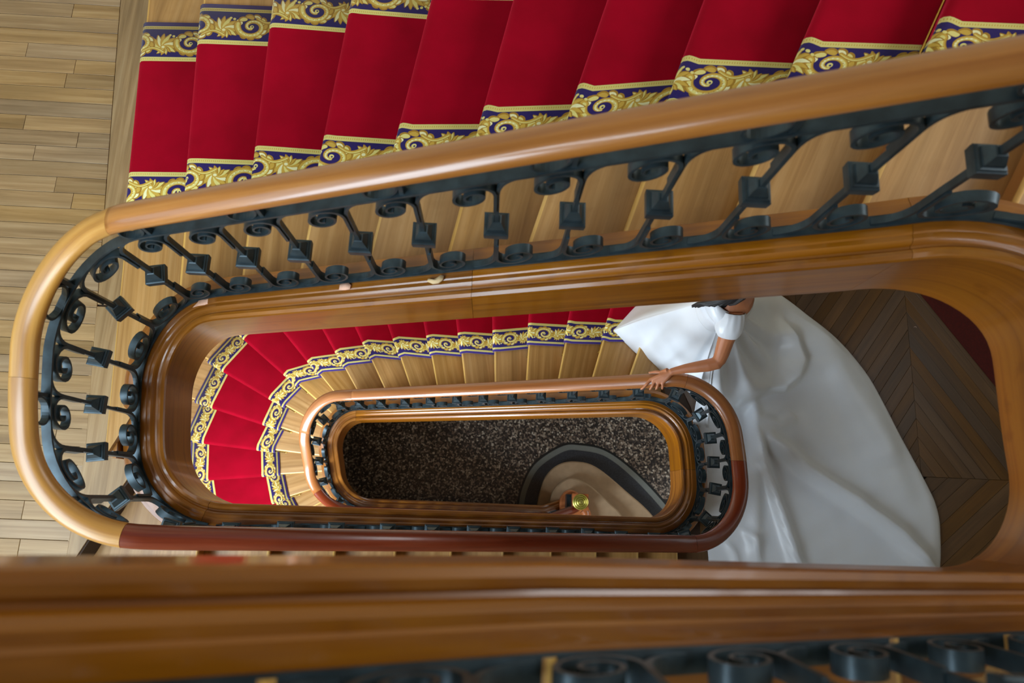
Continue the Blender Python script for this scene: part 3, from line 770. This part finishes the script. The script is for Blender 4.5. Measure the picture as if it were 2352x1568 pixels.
sCc = [3.92, 4.15, 4.40, 4.65, 4.90, 5.14, 5.39, 5.63, 5.88, 6.12, 6.37]
sL2 = [6.60, 6.77, 6.91, 7.08, 7.26, 7.43, 7.59]
sBb = [7.80, 8.05, 8.29, 8.53, 8.78, 9.02, 9.26, 9.50, 9.76, 10.0, 10.24]
sL1 = [10.47, 10.66, 10.83, 11.03, 11.23, 11.41, 11.60]
sAa = [11.83, 12.08, 12.32, 12.58, 12.83, 13.09, 13.34, 13.60, 13.86, 14.12, 14.39]
sU = [14.64, 14.86, 15.05, 15.25, 15.45, 15.64]
sE = [15.86 + .245 * i for i in range(11)]
balustrade('lowest iron balustrade, mostly hidden, running to the post with the brass finial', .12, 2.93, sD, [(.10, 2.93, 'rail_shaded_red')])
balustrade('iron balustrade with the handrail the bride holds, round the inner loop of the stairs', 2.95, 7.66, sW + sCc + sL2, [(2.93, 3.40, 'rail_brown'), (3.40, 3.95, 'rail_brown'), (3.95, 6.55, 'rail_brown'), (6.55, 7.10, 'rail_brown'), (7.10, 7.66, 'rail_shaded_red')])
balustrade('iron balustrade under the straight dark red handrail across the lower middle', 7.68, 10.42, sBb, [(7.66, 10.44, 'rail_shaded_red')])
balustrade('large iron scroll balustrade with honey handrail, round the left landing and up the runner', 10.45, 15.75, sL1 + sAa + sU, [(10.44, 11.06, 'rail_honey'), (11.06, 11.70, 'rail_honey'), (11.70, 14.55, 'rail_amber'), (14.55, 15.75, 'rail_amber')])
balustrade('blurred iron scroll balustrade along the very bottom edge, nearest the camera', 15.77, S[-1] - .05, sE, [(15.75, S[-1] - .03, 'rail_amber')])

# newel post at the foot of the stairs
nx, ny = 1.215, .035
nzr = float(at(.12, .125, 1.045)[2])
t = thing('newel_post', 'square post with a domed brass finial at the foot of the stairs', 'post', (nx, ny, 0))
m = MB(); m.box((0, 0, .80), .13, .13, .64); m.box((0, 0, .58), .2, .2, .2); o = m.obj('shaft', 'iron', t)
m = MB(); zt = nzr - .03
m.grid([[(x * w, y * w, h) for x, y in ((-1, -1), (1, -1), (1, 1), (-1, 1))] for h, w in ((zt - .10, .075), (zt - .09, .095), (zt + .03, .098), (zt + .04, .104), (zt + .06, .104), (zt + .065, .09))])
m.obj('cap', 'copper_wood', t, 30)
m = MB(); m.lathe([(.092, zt + .06), (.100, zt + .068), (.100, zt + .078), (.090, zt + .086), (.078, zt + .078), (.074, zt + .082), (.076, zt + .098), (.066, zt + .106), (.054, zt + .096), (.050, zt + .100), (.052, zt + .118), (.042, zt + .126), (.030, zt + .116), (.027, zt + .122), (.028, zt + .146), (.018, zt + .158), (.002, zt + .160)], (0, 0, 0), (0, 0, 1), 28)
m.obj('finial', 'brass_old', t, 25)
m = MB(); m.tube([(.06, -.10, zt - .09), (.09, -.13, zt - .09), (.10, -.19, zt - .10)], [.05, .05, .045], 12); m.obj('rail_end', 'copper_wood', t, 50)

# curtail steps and the inlaid bands of the terrazzo floor
def smooth_closed(pts, n=12):
    P = np.array(pts, float); out = []
    for i in range(len(P)):
        a, b, c, d = P[i - 1], P[i], P[(i + 1) % len(P)], P[(i + 2) % len(P)]
        for t in np.linspace(0, 1, n, endpoint=False):
            out.append(tuple(.5 * (2 * b + (c - a) * t + (2 * a - 5 * b + 4 * c - d) * t * t + (3 * b - a - 3 * c + d) * t ** 3)))
    return out
def step_shape(p): return smooth_closed(p, 8)
s1p = [(.79, -.35), (.745, -.12), (.77, .10), (.86, .38), (1.04, .56), (1.29, .615), (1.60, .545), (2.05, .21), (2.43, -.12), (2.9, -.75), (2.75, -1.6), (1.6, -2.0), (.95, -1.4)]
s2p = [(.93, -.35), (.905, -.12), (.93, .10), (1.02, .26), (1.20, .37), (1.46, .29), (1.77, .04), (1.96, -.15), (2.3, -.7), (2.2, -1.5), (1.5, -1.8), (1.05, -1.2)]
def slab_step(label, pts, z0, z1, mat):
    o = prism('stone_step', step_shape(pts), z0, z1, mat, None, (1, 0), .018); return tag(o, label, 'step')
slab_step('broad curved stone step at the foot of the stairs, bordered by dark terrazzo', s1p, .0, .164, 'stone_step')
slab_step('smaller curved stone step carrying the post with the brass finial', s2p, .164, .332, 'stone_step')
b3 = smooth_closed([(1.06, -.3), (1.04, .0), (1.07, .12), (1.16, .195), (1.28, .17), (1.36, .06), (1.50, -.2), (1.55, -1.2), (1.1, -1.3)], 8)
tag(prism('stone_step', b3, .332, .48, 'copper_wood', None, (1, 0), .02), 'small round wooden step directly under the post', 'step')
outp = [(.46, -.6), (.455, -.08), (.52, .27), (.70, .60), (1.08, .865), (1.36, .90), (1.76, .83), (2.21, .53), (2.70, .045), (3.3, -.7), (3.1, -2.0), (1.0, -2.1)]
def inset(p, d):
    c = np.array([1.7, -.6]); return [tuple(np.array(q) + (c - np.array(q)) / np.hypot(*(c - np.array(q))) * d) for q in p]
for d, mat, z in ((0, 'stone_black', .0015), (.035, 'stone_grey', .003), (.115, 'stone_dark', .0045)):
    prism('inlay_band', smooth_closed(inset(outp, d), 8), -.001, z, mat, g)

# dark red mat on the lower landing, small debris
tag(prism('floor_mat', [(3.10, 2.80), (4.56, .80), (4.58, 3.0), (3.10, 3.0)], L2 + .001, L2 + .011, 'red_mat', None, (1, 0), .003), 'dark red mat lying diagonally on the brown chevron parquet', 'mat')
def flake(name, label, c, pts, mat, th, tilt=(0, 0), seed=0):
    r = np.random.default_rng(seed); n = len(pts); v = []; f = []
    for lay in (0, 1):
        for x, y in pts: v.append((x, y, lay * th + r.uniform(0, th * .4)))
    v += [(0, 0, 0), (0, 0, th * 1.5)]
    f += [(i, (i + 1) % n, n + (i + 1) % n, n + i) for i in range(n)] + [(2 * n, (i + 1) % n, i) for i in range(n)] + [(2 * n + 1, n + i, n + (i + 1) % n) for i in range(n)]
    o = mesh(name, v, f, mat, None, [(0, 0)] * len(v), True); o.location = c; o.rotation_euler = (tilt[0], tilt[1], 0)
    return tag(o, label, 'debris')
def on_st(s, off=.09): p = at(s, off, .116); return tuple(p)
slA = -math.atan(.47)
flake('paint_flake', 'pink curled flake of paint lying on the upper stringer', on_st(12.435, .075), [(-.030, -.012), (-.028, .010), (-.01, .018), (.018, .016), (.030, .004), (.026, -.014), (0, -.016)], 'flake_pink', .006, (0, slA), 1)
flake('wood_chip', 'small beige fish shaped chip on the upper stringer', on_st(12.86, .06), [(-.05, .0), (-.046, .012), (-.03, .004), (-.01, .010), (.012, .022), (.026, .018), (.022, .0), (0, -.012), (-.026, -.012)], 'flake_cream', .008, (0, slA), 2)
flake('paint_flake', 'pale torn patch of filler at the corner of the stringer above the left turn', on_st(11.67, .075), [(-.075, -.022), (-.045, .004), (-.03, .028), (.0, .02), (.03, .03), (.055, .026), (.05, -.004), (.0, -.014), (-.04, -.016)], 'flake_pink', .002, (0, slA), 3)
m = MB(); zt_ = L1 + 4 * R + .0105
m.tube([(-.78 + .05 * t, 2.30 - .04 * math.sin(t * 5), zt_) for t in np.linspace(0, 1.6, 14)], .0008, 5)
tag(m.obj('thread', 'lint', None), 'pale loose thread on the red runner below its gold border', 'thread')
for i, (x, y, k) in enumerate(((-1.05, 1.86, 3), (-1.52, 2.2, 2), (.60, 1.80, 7), (1.42, 1.96, 9), (3.66, 1.62, 0))):
    z = (L1 + k * R + .010) if k else L2
    m = MB(); m.tube([(x + .012 * math.cos(a + i), y + .008 * math.sin(a * 1.3), z + .0015) for a in np.linspace(0, 1.5 + i * .3, 7)], .0016, 5)
    lab = ['white speck of lint on the third red tread of the upper runner', 'faint white lint on the second red tread', 'tiny lint speck on the red tread above the rail, middle', 'pale lint speck on the red tread near the upper right', 'white shred lying on the brown chevron parquet'][i]
    tag(m.obj('lint', 'lint', None), lab, 'lint', None)

# ---------------------------------------------------------------- the bride
bride = thing('person', 'bride in white off shoulder gown with long train, one hand on the handrail', 'person', (0, 0, 0))
HX, HY = 1.585, 1.42            # body axis in plan
def rail_top(x): return 5.564 + .036 + .575 * (x - 1.2) + .006
def make_body():
    m = MB()
    V = Vector
    def blob(pts, rad, n=12): m.tube(pts, rad, n)
    def ellipsoid(c, r, n=16, k=10, rot=0.0):
        rings = []
        for i in range(1, k):
            a = math.pi * i / k - math.pi / 2
            rings.append([tuple(V(c) + V((r[0] * math.cos(a) * math.cos(2 * math.pi * j / n) * math.cos(rot) - r[2] * math.sin(a) * math.sin(rot), r[1] * math.cos(a) * math.sin(2 * math.pi * j / n), r[2] * math.sin(a) * math.cos(rot) + r[0] * math.cos(a) * math.cos(2 * math.pi * j / n) * math.sin(rot)))) for j in range(n)])
        m.grid(rings)
    def torso(secs, n=24):
        m.grid([[(cx_ + a * math.cos(2 * math.pi * k / n), cy_ + b * math.sin(2 * math.pi * k / n), z) for k in range(n)] for cx_, cy_, z, a, b in secs])
    torso([(HX + .03, HY, 5.40, .13, .17), (HX + .02, HY, 5.52, .12, .155), (HX, HY, 5.64, .105, .135), (HX - .01, HY, 5.76, .115, .145), (HX - .015, HY, 5.88, .125, .165), (HX + .004, HY, 5.97, .138, .188), (HX + .020, HY, 6.03, .134, .170), (HX + .024, HY, 6.062, .112, .128), (HX + .016, HY, 6.10, .064, .080)])
    torso([(HX + .03, HY, 5.50, .12, .155), (HX + .03, HY, 5.36, .14, .185), (HX + .03, HY, 5.24, .13, .18), (HX + .02, HY, 5.15, .10, .15)])
    blob([(HX + .02, HY, 6.03), (HX - .0, HY, 6.12), (HX - .03, HY, 6.20)], [.066, .055, .052])
    # head turned down towards the steps on the left
    hx, hz = HX - .065, 6.30
    ellipsoid((hx, HY, hz), (.098, .076, .118), 18, 12, .25)
    ellipsoid((hx - .045, HY, hz - .055), (.060, .058, .070), 14, 9, .25)
    blob([(hx - .088, HY, hz + .015), (hx - .112, HY, hz - .018), (hx - .098, HY, hz - .030)], [.010, .014, .012], 8)
    blob([(hx - .094, HY - .022, hz - .060), (hx - .101, HY, hz - .060), (hx - .094, HY + .022, hz - .060)], [.006, .009, .006], 8)
    for s in (-1, 1): ellipsoid((hx + .012, HY + s * .076, hz - .005), (.022, .008, .032), 10, 7)
    # legs inside the skirt
    for s in (-1, 1):
        blob([(HX + .03, HY + s * .09, 5.30), (HX + .02, HY + s * .095, 5.08), (HX + .0, HY + s * .09, 4.90 + .26), (HX + .02, HY + s * .085, 5.0), (HX + .035, HY + s * .085, 4.80)], [.085, .07, .055, .052, .04], 12)
        blob([(HX + .05, HY + s * .085, 4.745), (HX - .03, HY + s * .085, 4.745), (HX - .14, HY + s * .088, 4.728)], [.034, .034, .022], 10)
    # left arm (near side), hand on the rail
    blob([(HX + .01, HY - .13, 6.025), (HX + .012, HY - .185, 6.005), (HX + .005, HY - .225, 5.96), (HX - .005, HY - .295, 5.89), (HX - .012, HY - .37, 5.825), (HX - .022, HY - .415, 5.79)], [.062, .066, .062, .056, .050, .046], 14)
    blob([(HX - .018, HY - .405, 5.80), (HX - .035, HY - .43, 5.785), (HX - .09, HY - .445, 5.768), (HX - .16, HY - .455, 5.742), (HX - .235, HY - .465, 5.712), (HX - .30, HY - .478, 5.682), (HX - .325, HY - .486, 5.668)], [.045, .046, .0445, .040, .033, .0265, .0265], 14)
    wr = V((HX - .318, HY - .484, 5.672))
    kn = []
    for x, y in ((1.136, .890), (1.160, .874), (1.186, .864), (1.212, .862)): kn.append(V((x, y, rail_top(x) + .013)))
    for k in kn: blob([tuple(wr + (k - wr) * .02), tuple(wr + (k - wr) * .5 + V((0, 0, .004))), tuple(k)], [.022, .0185, .0135], 10)
    tips = [(1.078, .826, -.012), (1.136, .824, -.026), (1.176, .822, -.030), (1.216, .824, -.026)]
    for k, (x, y, dz), r in zip(kn, tips, (.0100, .0104, .0102, .0094)):
        tp = V((x, y, rail_top(x) + dz)); mid_ = k + (tp - k) * .45 + V((0, -.004, .013)); d2 = k + (tp - k) * .78 + V((0, -.006, .006))
        blob([tuple(k), tuple(mid_), tuple(d2), tuple(tp)], [r * 1.25, r * 1.08, r, r * .8], 10)
    tb = wr + V((-.028, .012, -.006))
    x3 = 1.128
    blob([tuple(tb), (1.205, .940, rail_top(1.205) + .006), (1.168, .948, rail_top(1.168) - .002), (x3, .944, rail_top(x3) - .008)], [.018, .0145, .0112, .0085], 10)
    # right arm hanging on the far side, holding the skirt
    blob([(HX + .01, HY + .13, 6.025), (HX + .012, HY + .19, 6.0), (HX + .01, HY + .235, 5.93), (HX + .0, HY + .27, 5.80), (HX - .02, HY + .285, 5.72)], [.062, .064, .058, .048, .043], 12)
    blob([(HX - .015, HY + .283, 5.735), (HX - .08, HY + .285, 5.63), (HX - .15, HY + .27, 5.535), (HX - .175, HY + .262, 5.505)], [.044, .040, .030, .026], 12)
    for i in range(4):
        b = V((HX - .17, HY + .262, 5.51)); e = V((HX - .215 - .01 * (i % 2), HY + .235 + .018 * i, 5.455)); f = V((HX - .205, HY + .235 + .017 * i, 5.415))
        blob([tuple(b), tuple(e), tuple(f)], [.017, .0105, .008], 8)
    blob([(HX - .17, HY + .25, 5.51), (HX - .185, HY + .222, 5.47), (HX - .205, HY + .212, 5.44)], [.016, .012, .009], 8)
    o = m.obj('body', 'skin', bride)
    rm = o.modifiers.new('r', 'REMESH'); rm.mode = 'VOXEL'; rm.voxel_size = .0048
    sm = o.modifiers.new('s', 'SMOOTH'); sm.factor = .5; sm.iterations = 5
    dg = bpy.context.evaluated_depsgraph_get(); ev = o.evaluated_get(dg)
    me = bpy.data.meshes.new_from_object(ev); old = o.data
    o.modifiers.clear(); o.data = me; bpy.data.meshes.remove(old)
    me.materials.clear(); me.materials.append(MAT['skin'])
    me.polygons.foreach_set('use_smooth', [True] * len(me.polygons))
    return o, hx, hz
body, hx, hz = make_body()
for s in (-1, 1):
    m = MB(); m.lathe([(.001, -.012), (.009, -.009), (.0125, 0), (.009, .009), (.001, .012)], (hx - .082, HY + s * .032, hz + .012), (0, 0, 1), 12); e = m.obj('eye', 'eye_white', body, 40)
m = MB(); m.tube([(hx - .098, HY - .022, hz - .060), (hx - .108, HY, hz - .059), (hx - .098, HY + .022, hz - .060)], [.003, .006, .003], 8); m.obj('lips', 'lips', body, 40)
# hair: a dark cap drawn back, with lengths over both shoulders in front
m = MB()
rings = []
for i in range(1, 11):
    a = math.pi * i / 11 - math.pi / 2 + .0
    zz = hz + .03 + .122 * math.sin(a); rr = math.cos(a)
    rings.append([(hx + .030 + .098 * rr * math.cos(t) * (1 if math.cos(t) > 0 else .62), HY + .088 * rr * math.sin(t), zz + .02 * math.cos(t)) for t in np.linspace(0, 2 * math.pi, 22, endpoint=False)])
m.grid(rings)
for i in range(26):
    t = (i - 12.5) / 12.5; y0 = HY + t * .08
    m.tube([(hx + .045, y0, hz + .08), (hx + .10 - .05 * abs(t), HY + t * .10, hz - .02), (hx + .085 - .06 * abs(t), HY + t * .112, hz - .12), (hx + .07 - .05 * abs(t), HY + t * .10, hz - .19), (hx + .06 - .04 * abs(t), HY + t * .08, hz - .25)], [.016, .018, .017, .014, .005], 7)
for i in range(16):                     # a thick lock falling forward over the near shoulder
    t = (i - 7.5) / 7.5
    m.tube([(hx + .03 + .02 * t, HY - .070, hz + .03), (hx - .01 + .03 * t, HY - .088, hz - .09), (1.485 + .045 * t, HY - .078 - .006 * (i % 3), 6.105), (1.455 + .065 * t, HY - .082 - .006 * (i % 4), 6.062), (1.425 + .060 * t, HY - .070, 5.985), (1.40 + .05 * t, HY - .060, 5.90 - .02 * (i % 3))], [.012, .013, .013, .013, .012, .004], 7)
m.obj('hair', 'hair', bride, 50)

# bodice with a folded off-shoulder band and a short puffed sleeve
n = 56; rings = []
for z, a, b, dx, plv in ((6.040, .144, .142, .0, 0), (6.048, .150, .152, .0, 0), (6.035, .158, .186, -.002, 0), (6.01, .166, .216, -.004, 0), (5.965, .168, .228, -.008, 0), (5.935, .160, .222, -.012, 0), (5.925, .152, .208, -.014, 0), (5.90, .158, .200, -.020, .2), (5.86, .164, .190, -.024, .5), (5.80, .150, .174, -.016, 1), (5.72, .130, .156, -.004, 1), (5.65, .124, .150, .004, 1), (5.60, .130, .158, .008, 1)):
    r = []
    for k in range(n):
        t = 2 * math.pi * k / n
        w = 1 + plv * .010 * math.sin(9 * t + z * 9) + .006 * math.sin(5 * t + 31 * z)
        r.append((HX + dx + a * w * math.cos(t), HY + b * w * math.sin(t), z - .018 * math.cos(t) + .010 * math.sin(t * 2)))
    rings.append(r)
m = MB(); m.grid(rings, True, False)
dress = m.obj('dress', 'satin', bride, 180)
so = dress.modifiers.new('thick', 'SOLIDIFY'); so.thickness = .004
sb = dress.modifiers.new('sub', 'SUBSURF'); sb.levels = 1; sb.render_levels = 1
for s in (-1, 1):
    # puffed sleeve: gathered rings round the upper arm
    rings = []; n = 40
    A = np.array([HX + .004, HY + s * .118, 6.022]); B = np.array([HX - .004, HY + s * .315, 5.885]); ax = (B - A); L = np.linalg.norm(ax); ax /= L
    e1 = np.cross(ax, [1, 0, 0]); e1 /= np.linalg.norm(e1); e2 = np.cross(ax, e1)
    for t, r in ((0, .082), (.12, .092), (.3, .098), (.5, .100), (.68, .092), (.80, .080), (.86, .071), (.90, .066)):
        rg = []
        for k in range(n):
            q = 2 * math.pi * k / n; g_ = 1 + (.045 * (1 - t) * math.sin(13 * q) if t < .6 else 0) + .02 * math.sin(3 * q + t * 4)
            rg.append(tuple(A + ax * L * t * .86 + (e1 * math.cos(q) + e2 * math.sin(q)) * r * g_))
        rings.append(rg)
    m = MB(); m.grid(rings, True, False); o = m.obj('sleeve', 'satin', dress, 180)
    o.modifiers.new('thick', 'SOLIDIFY').thickness = .003
    sb = o.modifiers.new('sub', 'SUBSURF'); sb.levels = 1; sb.render_levels = 1

# skirt and train: cloth over the landing and the first steps, as a height over the plan
hem = [(1.083, 1.552), (1.088, 1.535), (1.18, 1.445), (1.28, 1.348), (1.38, 1.248), (1.47, 1.158), (1.54, 1.06), (1.62, .985), (1.72, .91), (1.80, .77), (1.83, .60), (1.835, .50), (1.86, .42), (1.835, .33), (1.80, .18), (1.79, -.05), (1.79, -.25), (1.80, -.42), (1.83, -.75),
       (2.10, -1.02), (2.5, -1.10), (3.0, -1.0), (3.42, -.78), (3.66, -.45), (3.715, -.09), (3.70, .11), (3.64, .27), (3.55, .46), (3.44, .67), (3.33, .925), (3.2, 1.18), (2.99, 1.44), (2.737, 1.66), (2.515, 1.83), (2.2, 2.02), (1.85, 2.12), (1.5, 2.12), (1.34, 1.86), (1.22, 1.715), (1.10, 1.572)]
def seg_d(x, y, pts):
    """distance to a polyline and the position along it, 0..1; sign > 0 on its left"""
    P = np.array(pts, float); best = np.full(x.shape, 9.); tt = np.zeros(x.shape); sg = np.zeros(x.shape)
    L = np.r_[0, np.cumsum(np.hypot(*np.diff(P, axis=0).T))]
    for i in range(len(P) - 1):
        a, b = P[i], P[i + 1]; d = b - a; l2 = d @ d
        t = np.clip(((x - a[0]) * d[0] + (y - a[1]) * d[1]) / l2, 0, 1); ex, ey = x - a[0] - d[0] * t, y - a[1] - d[1] * t
        ds = np.hypot(ex, ey); k = ds < best; best = np.where(k, ds, best); tt = np.where(k, (L[i] + t * math.sqrt(l2)) / L[-1], tt); sg = np.where(k, np.sign(d[0] * (y - a[1]) - d[1] * (x - a[0])), sg)
    return best, tt, sg
def floor_z(x, y):
    """landing, dropping over the first steps on the left"""
    e = 1.50 + .40 * (y - 1.0)
    f = np.zeros(x.shape)
    for k, sh in ((0, 0), (1, -.30)): f -= R / (1 + np.exp(-((e + sh) - x) / .018))
    return L2 + f * (y > .80)
def make_skirt():
    P = smooth_closed(hem, 10); P = np.array(P); nphi, nt = len(P), 110
    cxy = np.array([HX + .01, HY]); ang = np.arctan2(P[:, 1] - cxy[1], P[:, 0] - cxy[0])
    W0 = cxy + np.c_[.128 * np.cos(ang), .155 * np.sin(ang)]
    T = np.linspace(0, 1, nt) ** 1.15
    kk = np.hanning(61); kk /= kk.sum(); PS = np.stack([np.convolve(np.r_[P[-30:, a], P[:, a], P[:30, a]], kk, 'valid') for a in (0, 1)], 1)
    mix_ = (T[:, None, None] ** 2.5) * P[None] + (1 - T[:, None, None] ** 2.5) * PS[None]
    X = W0[None, :, 0] + (mix_[..., 0] - W0[None, :, 0]) * T[:, None]; Y = W0[None, :, 1] + (mix_[..., 1] - W0[None, :, 1]) * T[:, None]
    D = np.hypot(X - W0[None, :, 0], Y - W0[None, :, 1]); hemd = np.hypot(P[:, 0] - W0[:, 0], P[:, 1] - W0[:, 1])[None]
    A = np.broadcast_to(ang[None], X.shape)
    rho = np.minimum(hemd * .98, .60 + .10 * np.cos(A))
    q = np.clip(D / rho, 0, 1)
    bell = .90 * (1 - q) ** 1.25 + .10 * (1 - q)
    fz = floor_z(X, Y)
    drop = 5.615 - (L2 + .03)
    Z = L2 + .03 + drop * bell
    edge = np.clip((1 - T[:, None]) * hemd / .10, 0, 1)
    low = fz + .012 + .03 * edge ** .5
    Z = np.where(q < 1, Z + (low - (L2 + .03)) * np.clip(q, 0, 1) ** 3, low)
    # soft folds radiating from the waist
    back = np.clip(np.cos(A + .45), 0, 1)
    f = .070 * back * np.sin(15 * A + 1.2 * np.sin(3 * A)) * np.clip(D / .12, 0, 1) * np.exp(-(D / .62) ** 2)
    f += .026 * (1 - back) * np.sin(7 * A + .6) * np.clip(D / .2, 0, 1) * np.clip((hemd - D) / .15, 0, 1)
    f += .020 * np.sin(4.0 * X + 2.2 * Y + 1.3 * np.sin(2.1 * Y)) * np.clip((D - .45) / .3, 0, 1) * edge
    def ridge(pts, h, w, taper=.25, sharp=0.0):
        d, t, sg = seg_d(X, Y, pts); ww = np.where(sg > 0, w, w * (1 - sharp))
        return h * np.exp(-(d / ww) ** 2) * np.clip(t / taper, 0.15, 1) * np.clip((1 - t) / .12, .3, 1)
    wx = lambda px, py: W(px, py)
    def W(px, py, d=5.68):
        vx = np.array([px - 1176, -(py - 784), -1600.]); r = np.array([[cx.x, cu.x, cb.x], [cx.y, cu.y, cb.y], [cx.z, cu.z, cb.z]]) @ vx
        return (r[0] * d / -r[2], r[1] * d / -r[2])
    rp = lambda L_: [W(*p) for p in L_]
    f += 1.5 * ridge(rp([(1738, 940), (1772, 1010), (1850, 1080), (1960, 1150), (2060, 1225), (2130, 1300), (2160, 1340)]), .105, .070, .2, .35)
    f += 1.4 * ridge(rp([(1728, 900), (1736, 990), (1760, 1080), (1790, 1170), (1830, 1300), (1850, 1400)]), .075, .055, .2, .3)
    f += 1.3 * ridge(rp([(1735, 960), (1738, 1080), (1736, 1200), (1725, 1310)]), .040, .05)
    f += ridge(rp([(1840, 720), (1900, 810), (1960, 900), (2020, 1000), (2060, 1090)]), .075, .16, .3)
    f += ridge(rp([(1745, 955), (1790, 975), (1830, 950)]), .045, .045)
    f += 1.3 * ridge(rp([(1700, 1210), (1735, 1240), (1745, 1300)]), .035, .03) + ridge(rp([(1665, 1240), (1690, 1270), (1700, 1310)]), .03, .03)
    # gathered bustle: raised cloth ending in a soft rolled edge
    d, t, sg = seg_d(X, Y, rp([(1690, 925), (1728, 905), (1762, 893), (1800, 890), (1826, 868), (1838, 832), (1820, 780)]))
    f += .125 * np.where(sg > 0, 1, 0) * np.exp(-(d / .16) ** 2) * np.clip((D - .1) / .2, 0, 1) + .125 * np.where(sg > 0, 0, 1) * np.exp(-(d / .026) ** 2)
    f += .004 * np.sin(23 * X - 9 * Y) * np.sin(17 * Y + 5 * X) * edge
    Z = Z + f * np.clip(T[:, None] * 12, 0, 1) * np.where(T[:, None] > .995, 0, 1)
    Z = np.maximum(Z, fz + .006)
    Z[-1] = fz[-1] + .004
    v = np.stack([X, Y, Z], -1).reshape(-1, 3); fc_ = []
    for i in range(nt - 1):
        for j in range(nphi):
            a, b = i * nphi + j, i * nphi + (j + 1) % nphi; fc_.append((a, b, b + nphi, a + nphi))
    o = mesh('skirt', v, fc_, 'satin', dress, v[:, :2], True)
    if o.data.polygons[50].normal.z < 0: o.data.flip_normals()
    sm = o.modifiers.new('s', 'SMOOTH'); sm.factor = .5; sm.iterations = 2
    o.modifiers.new('thick', 'SOLIDIFY').thickness = .003
    return o
make_skirt()
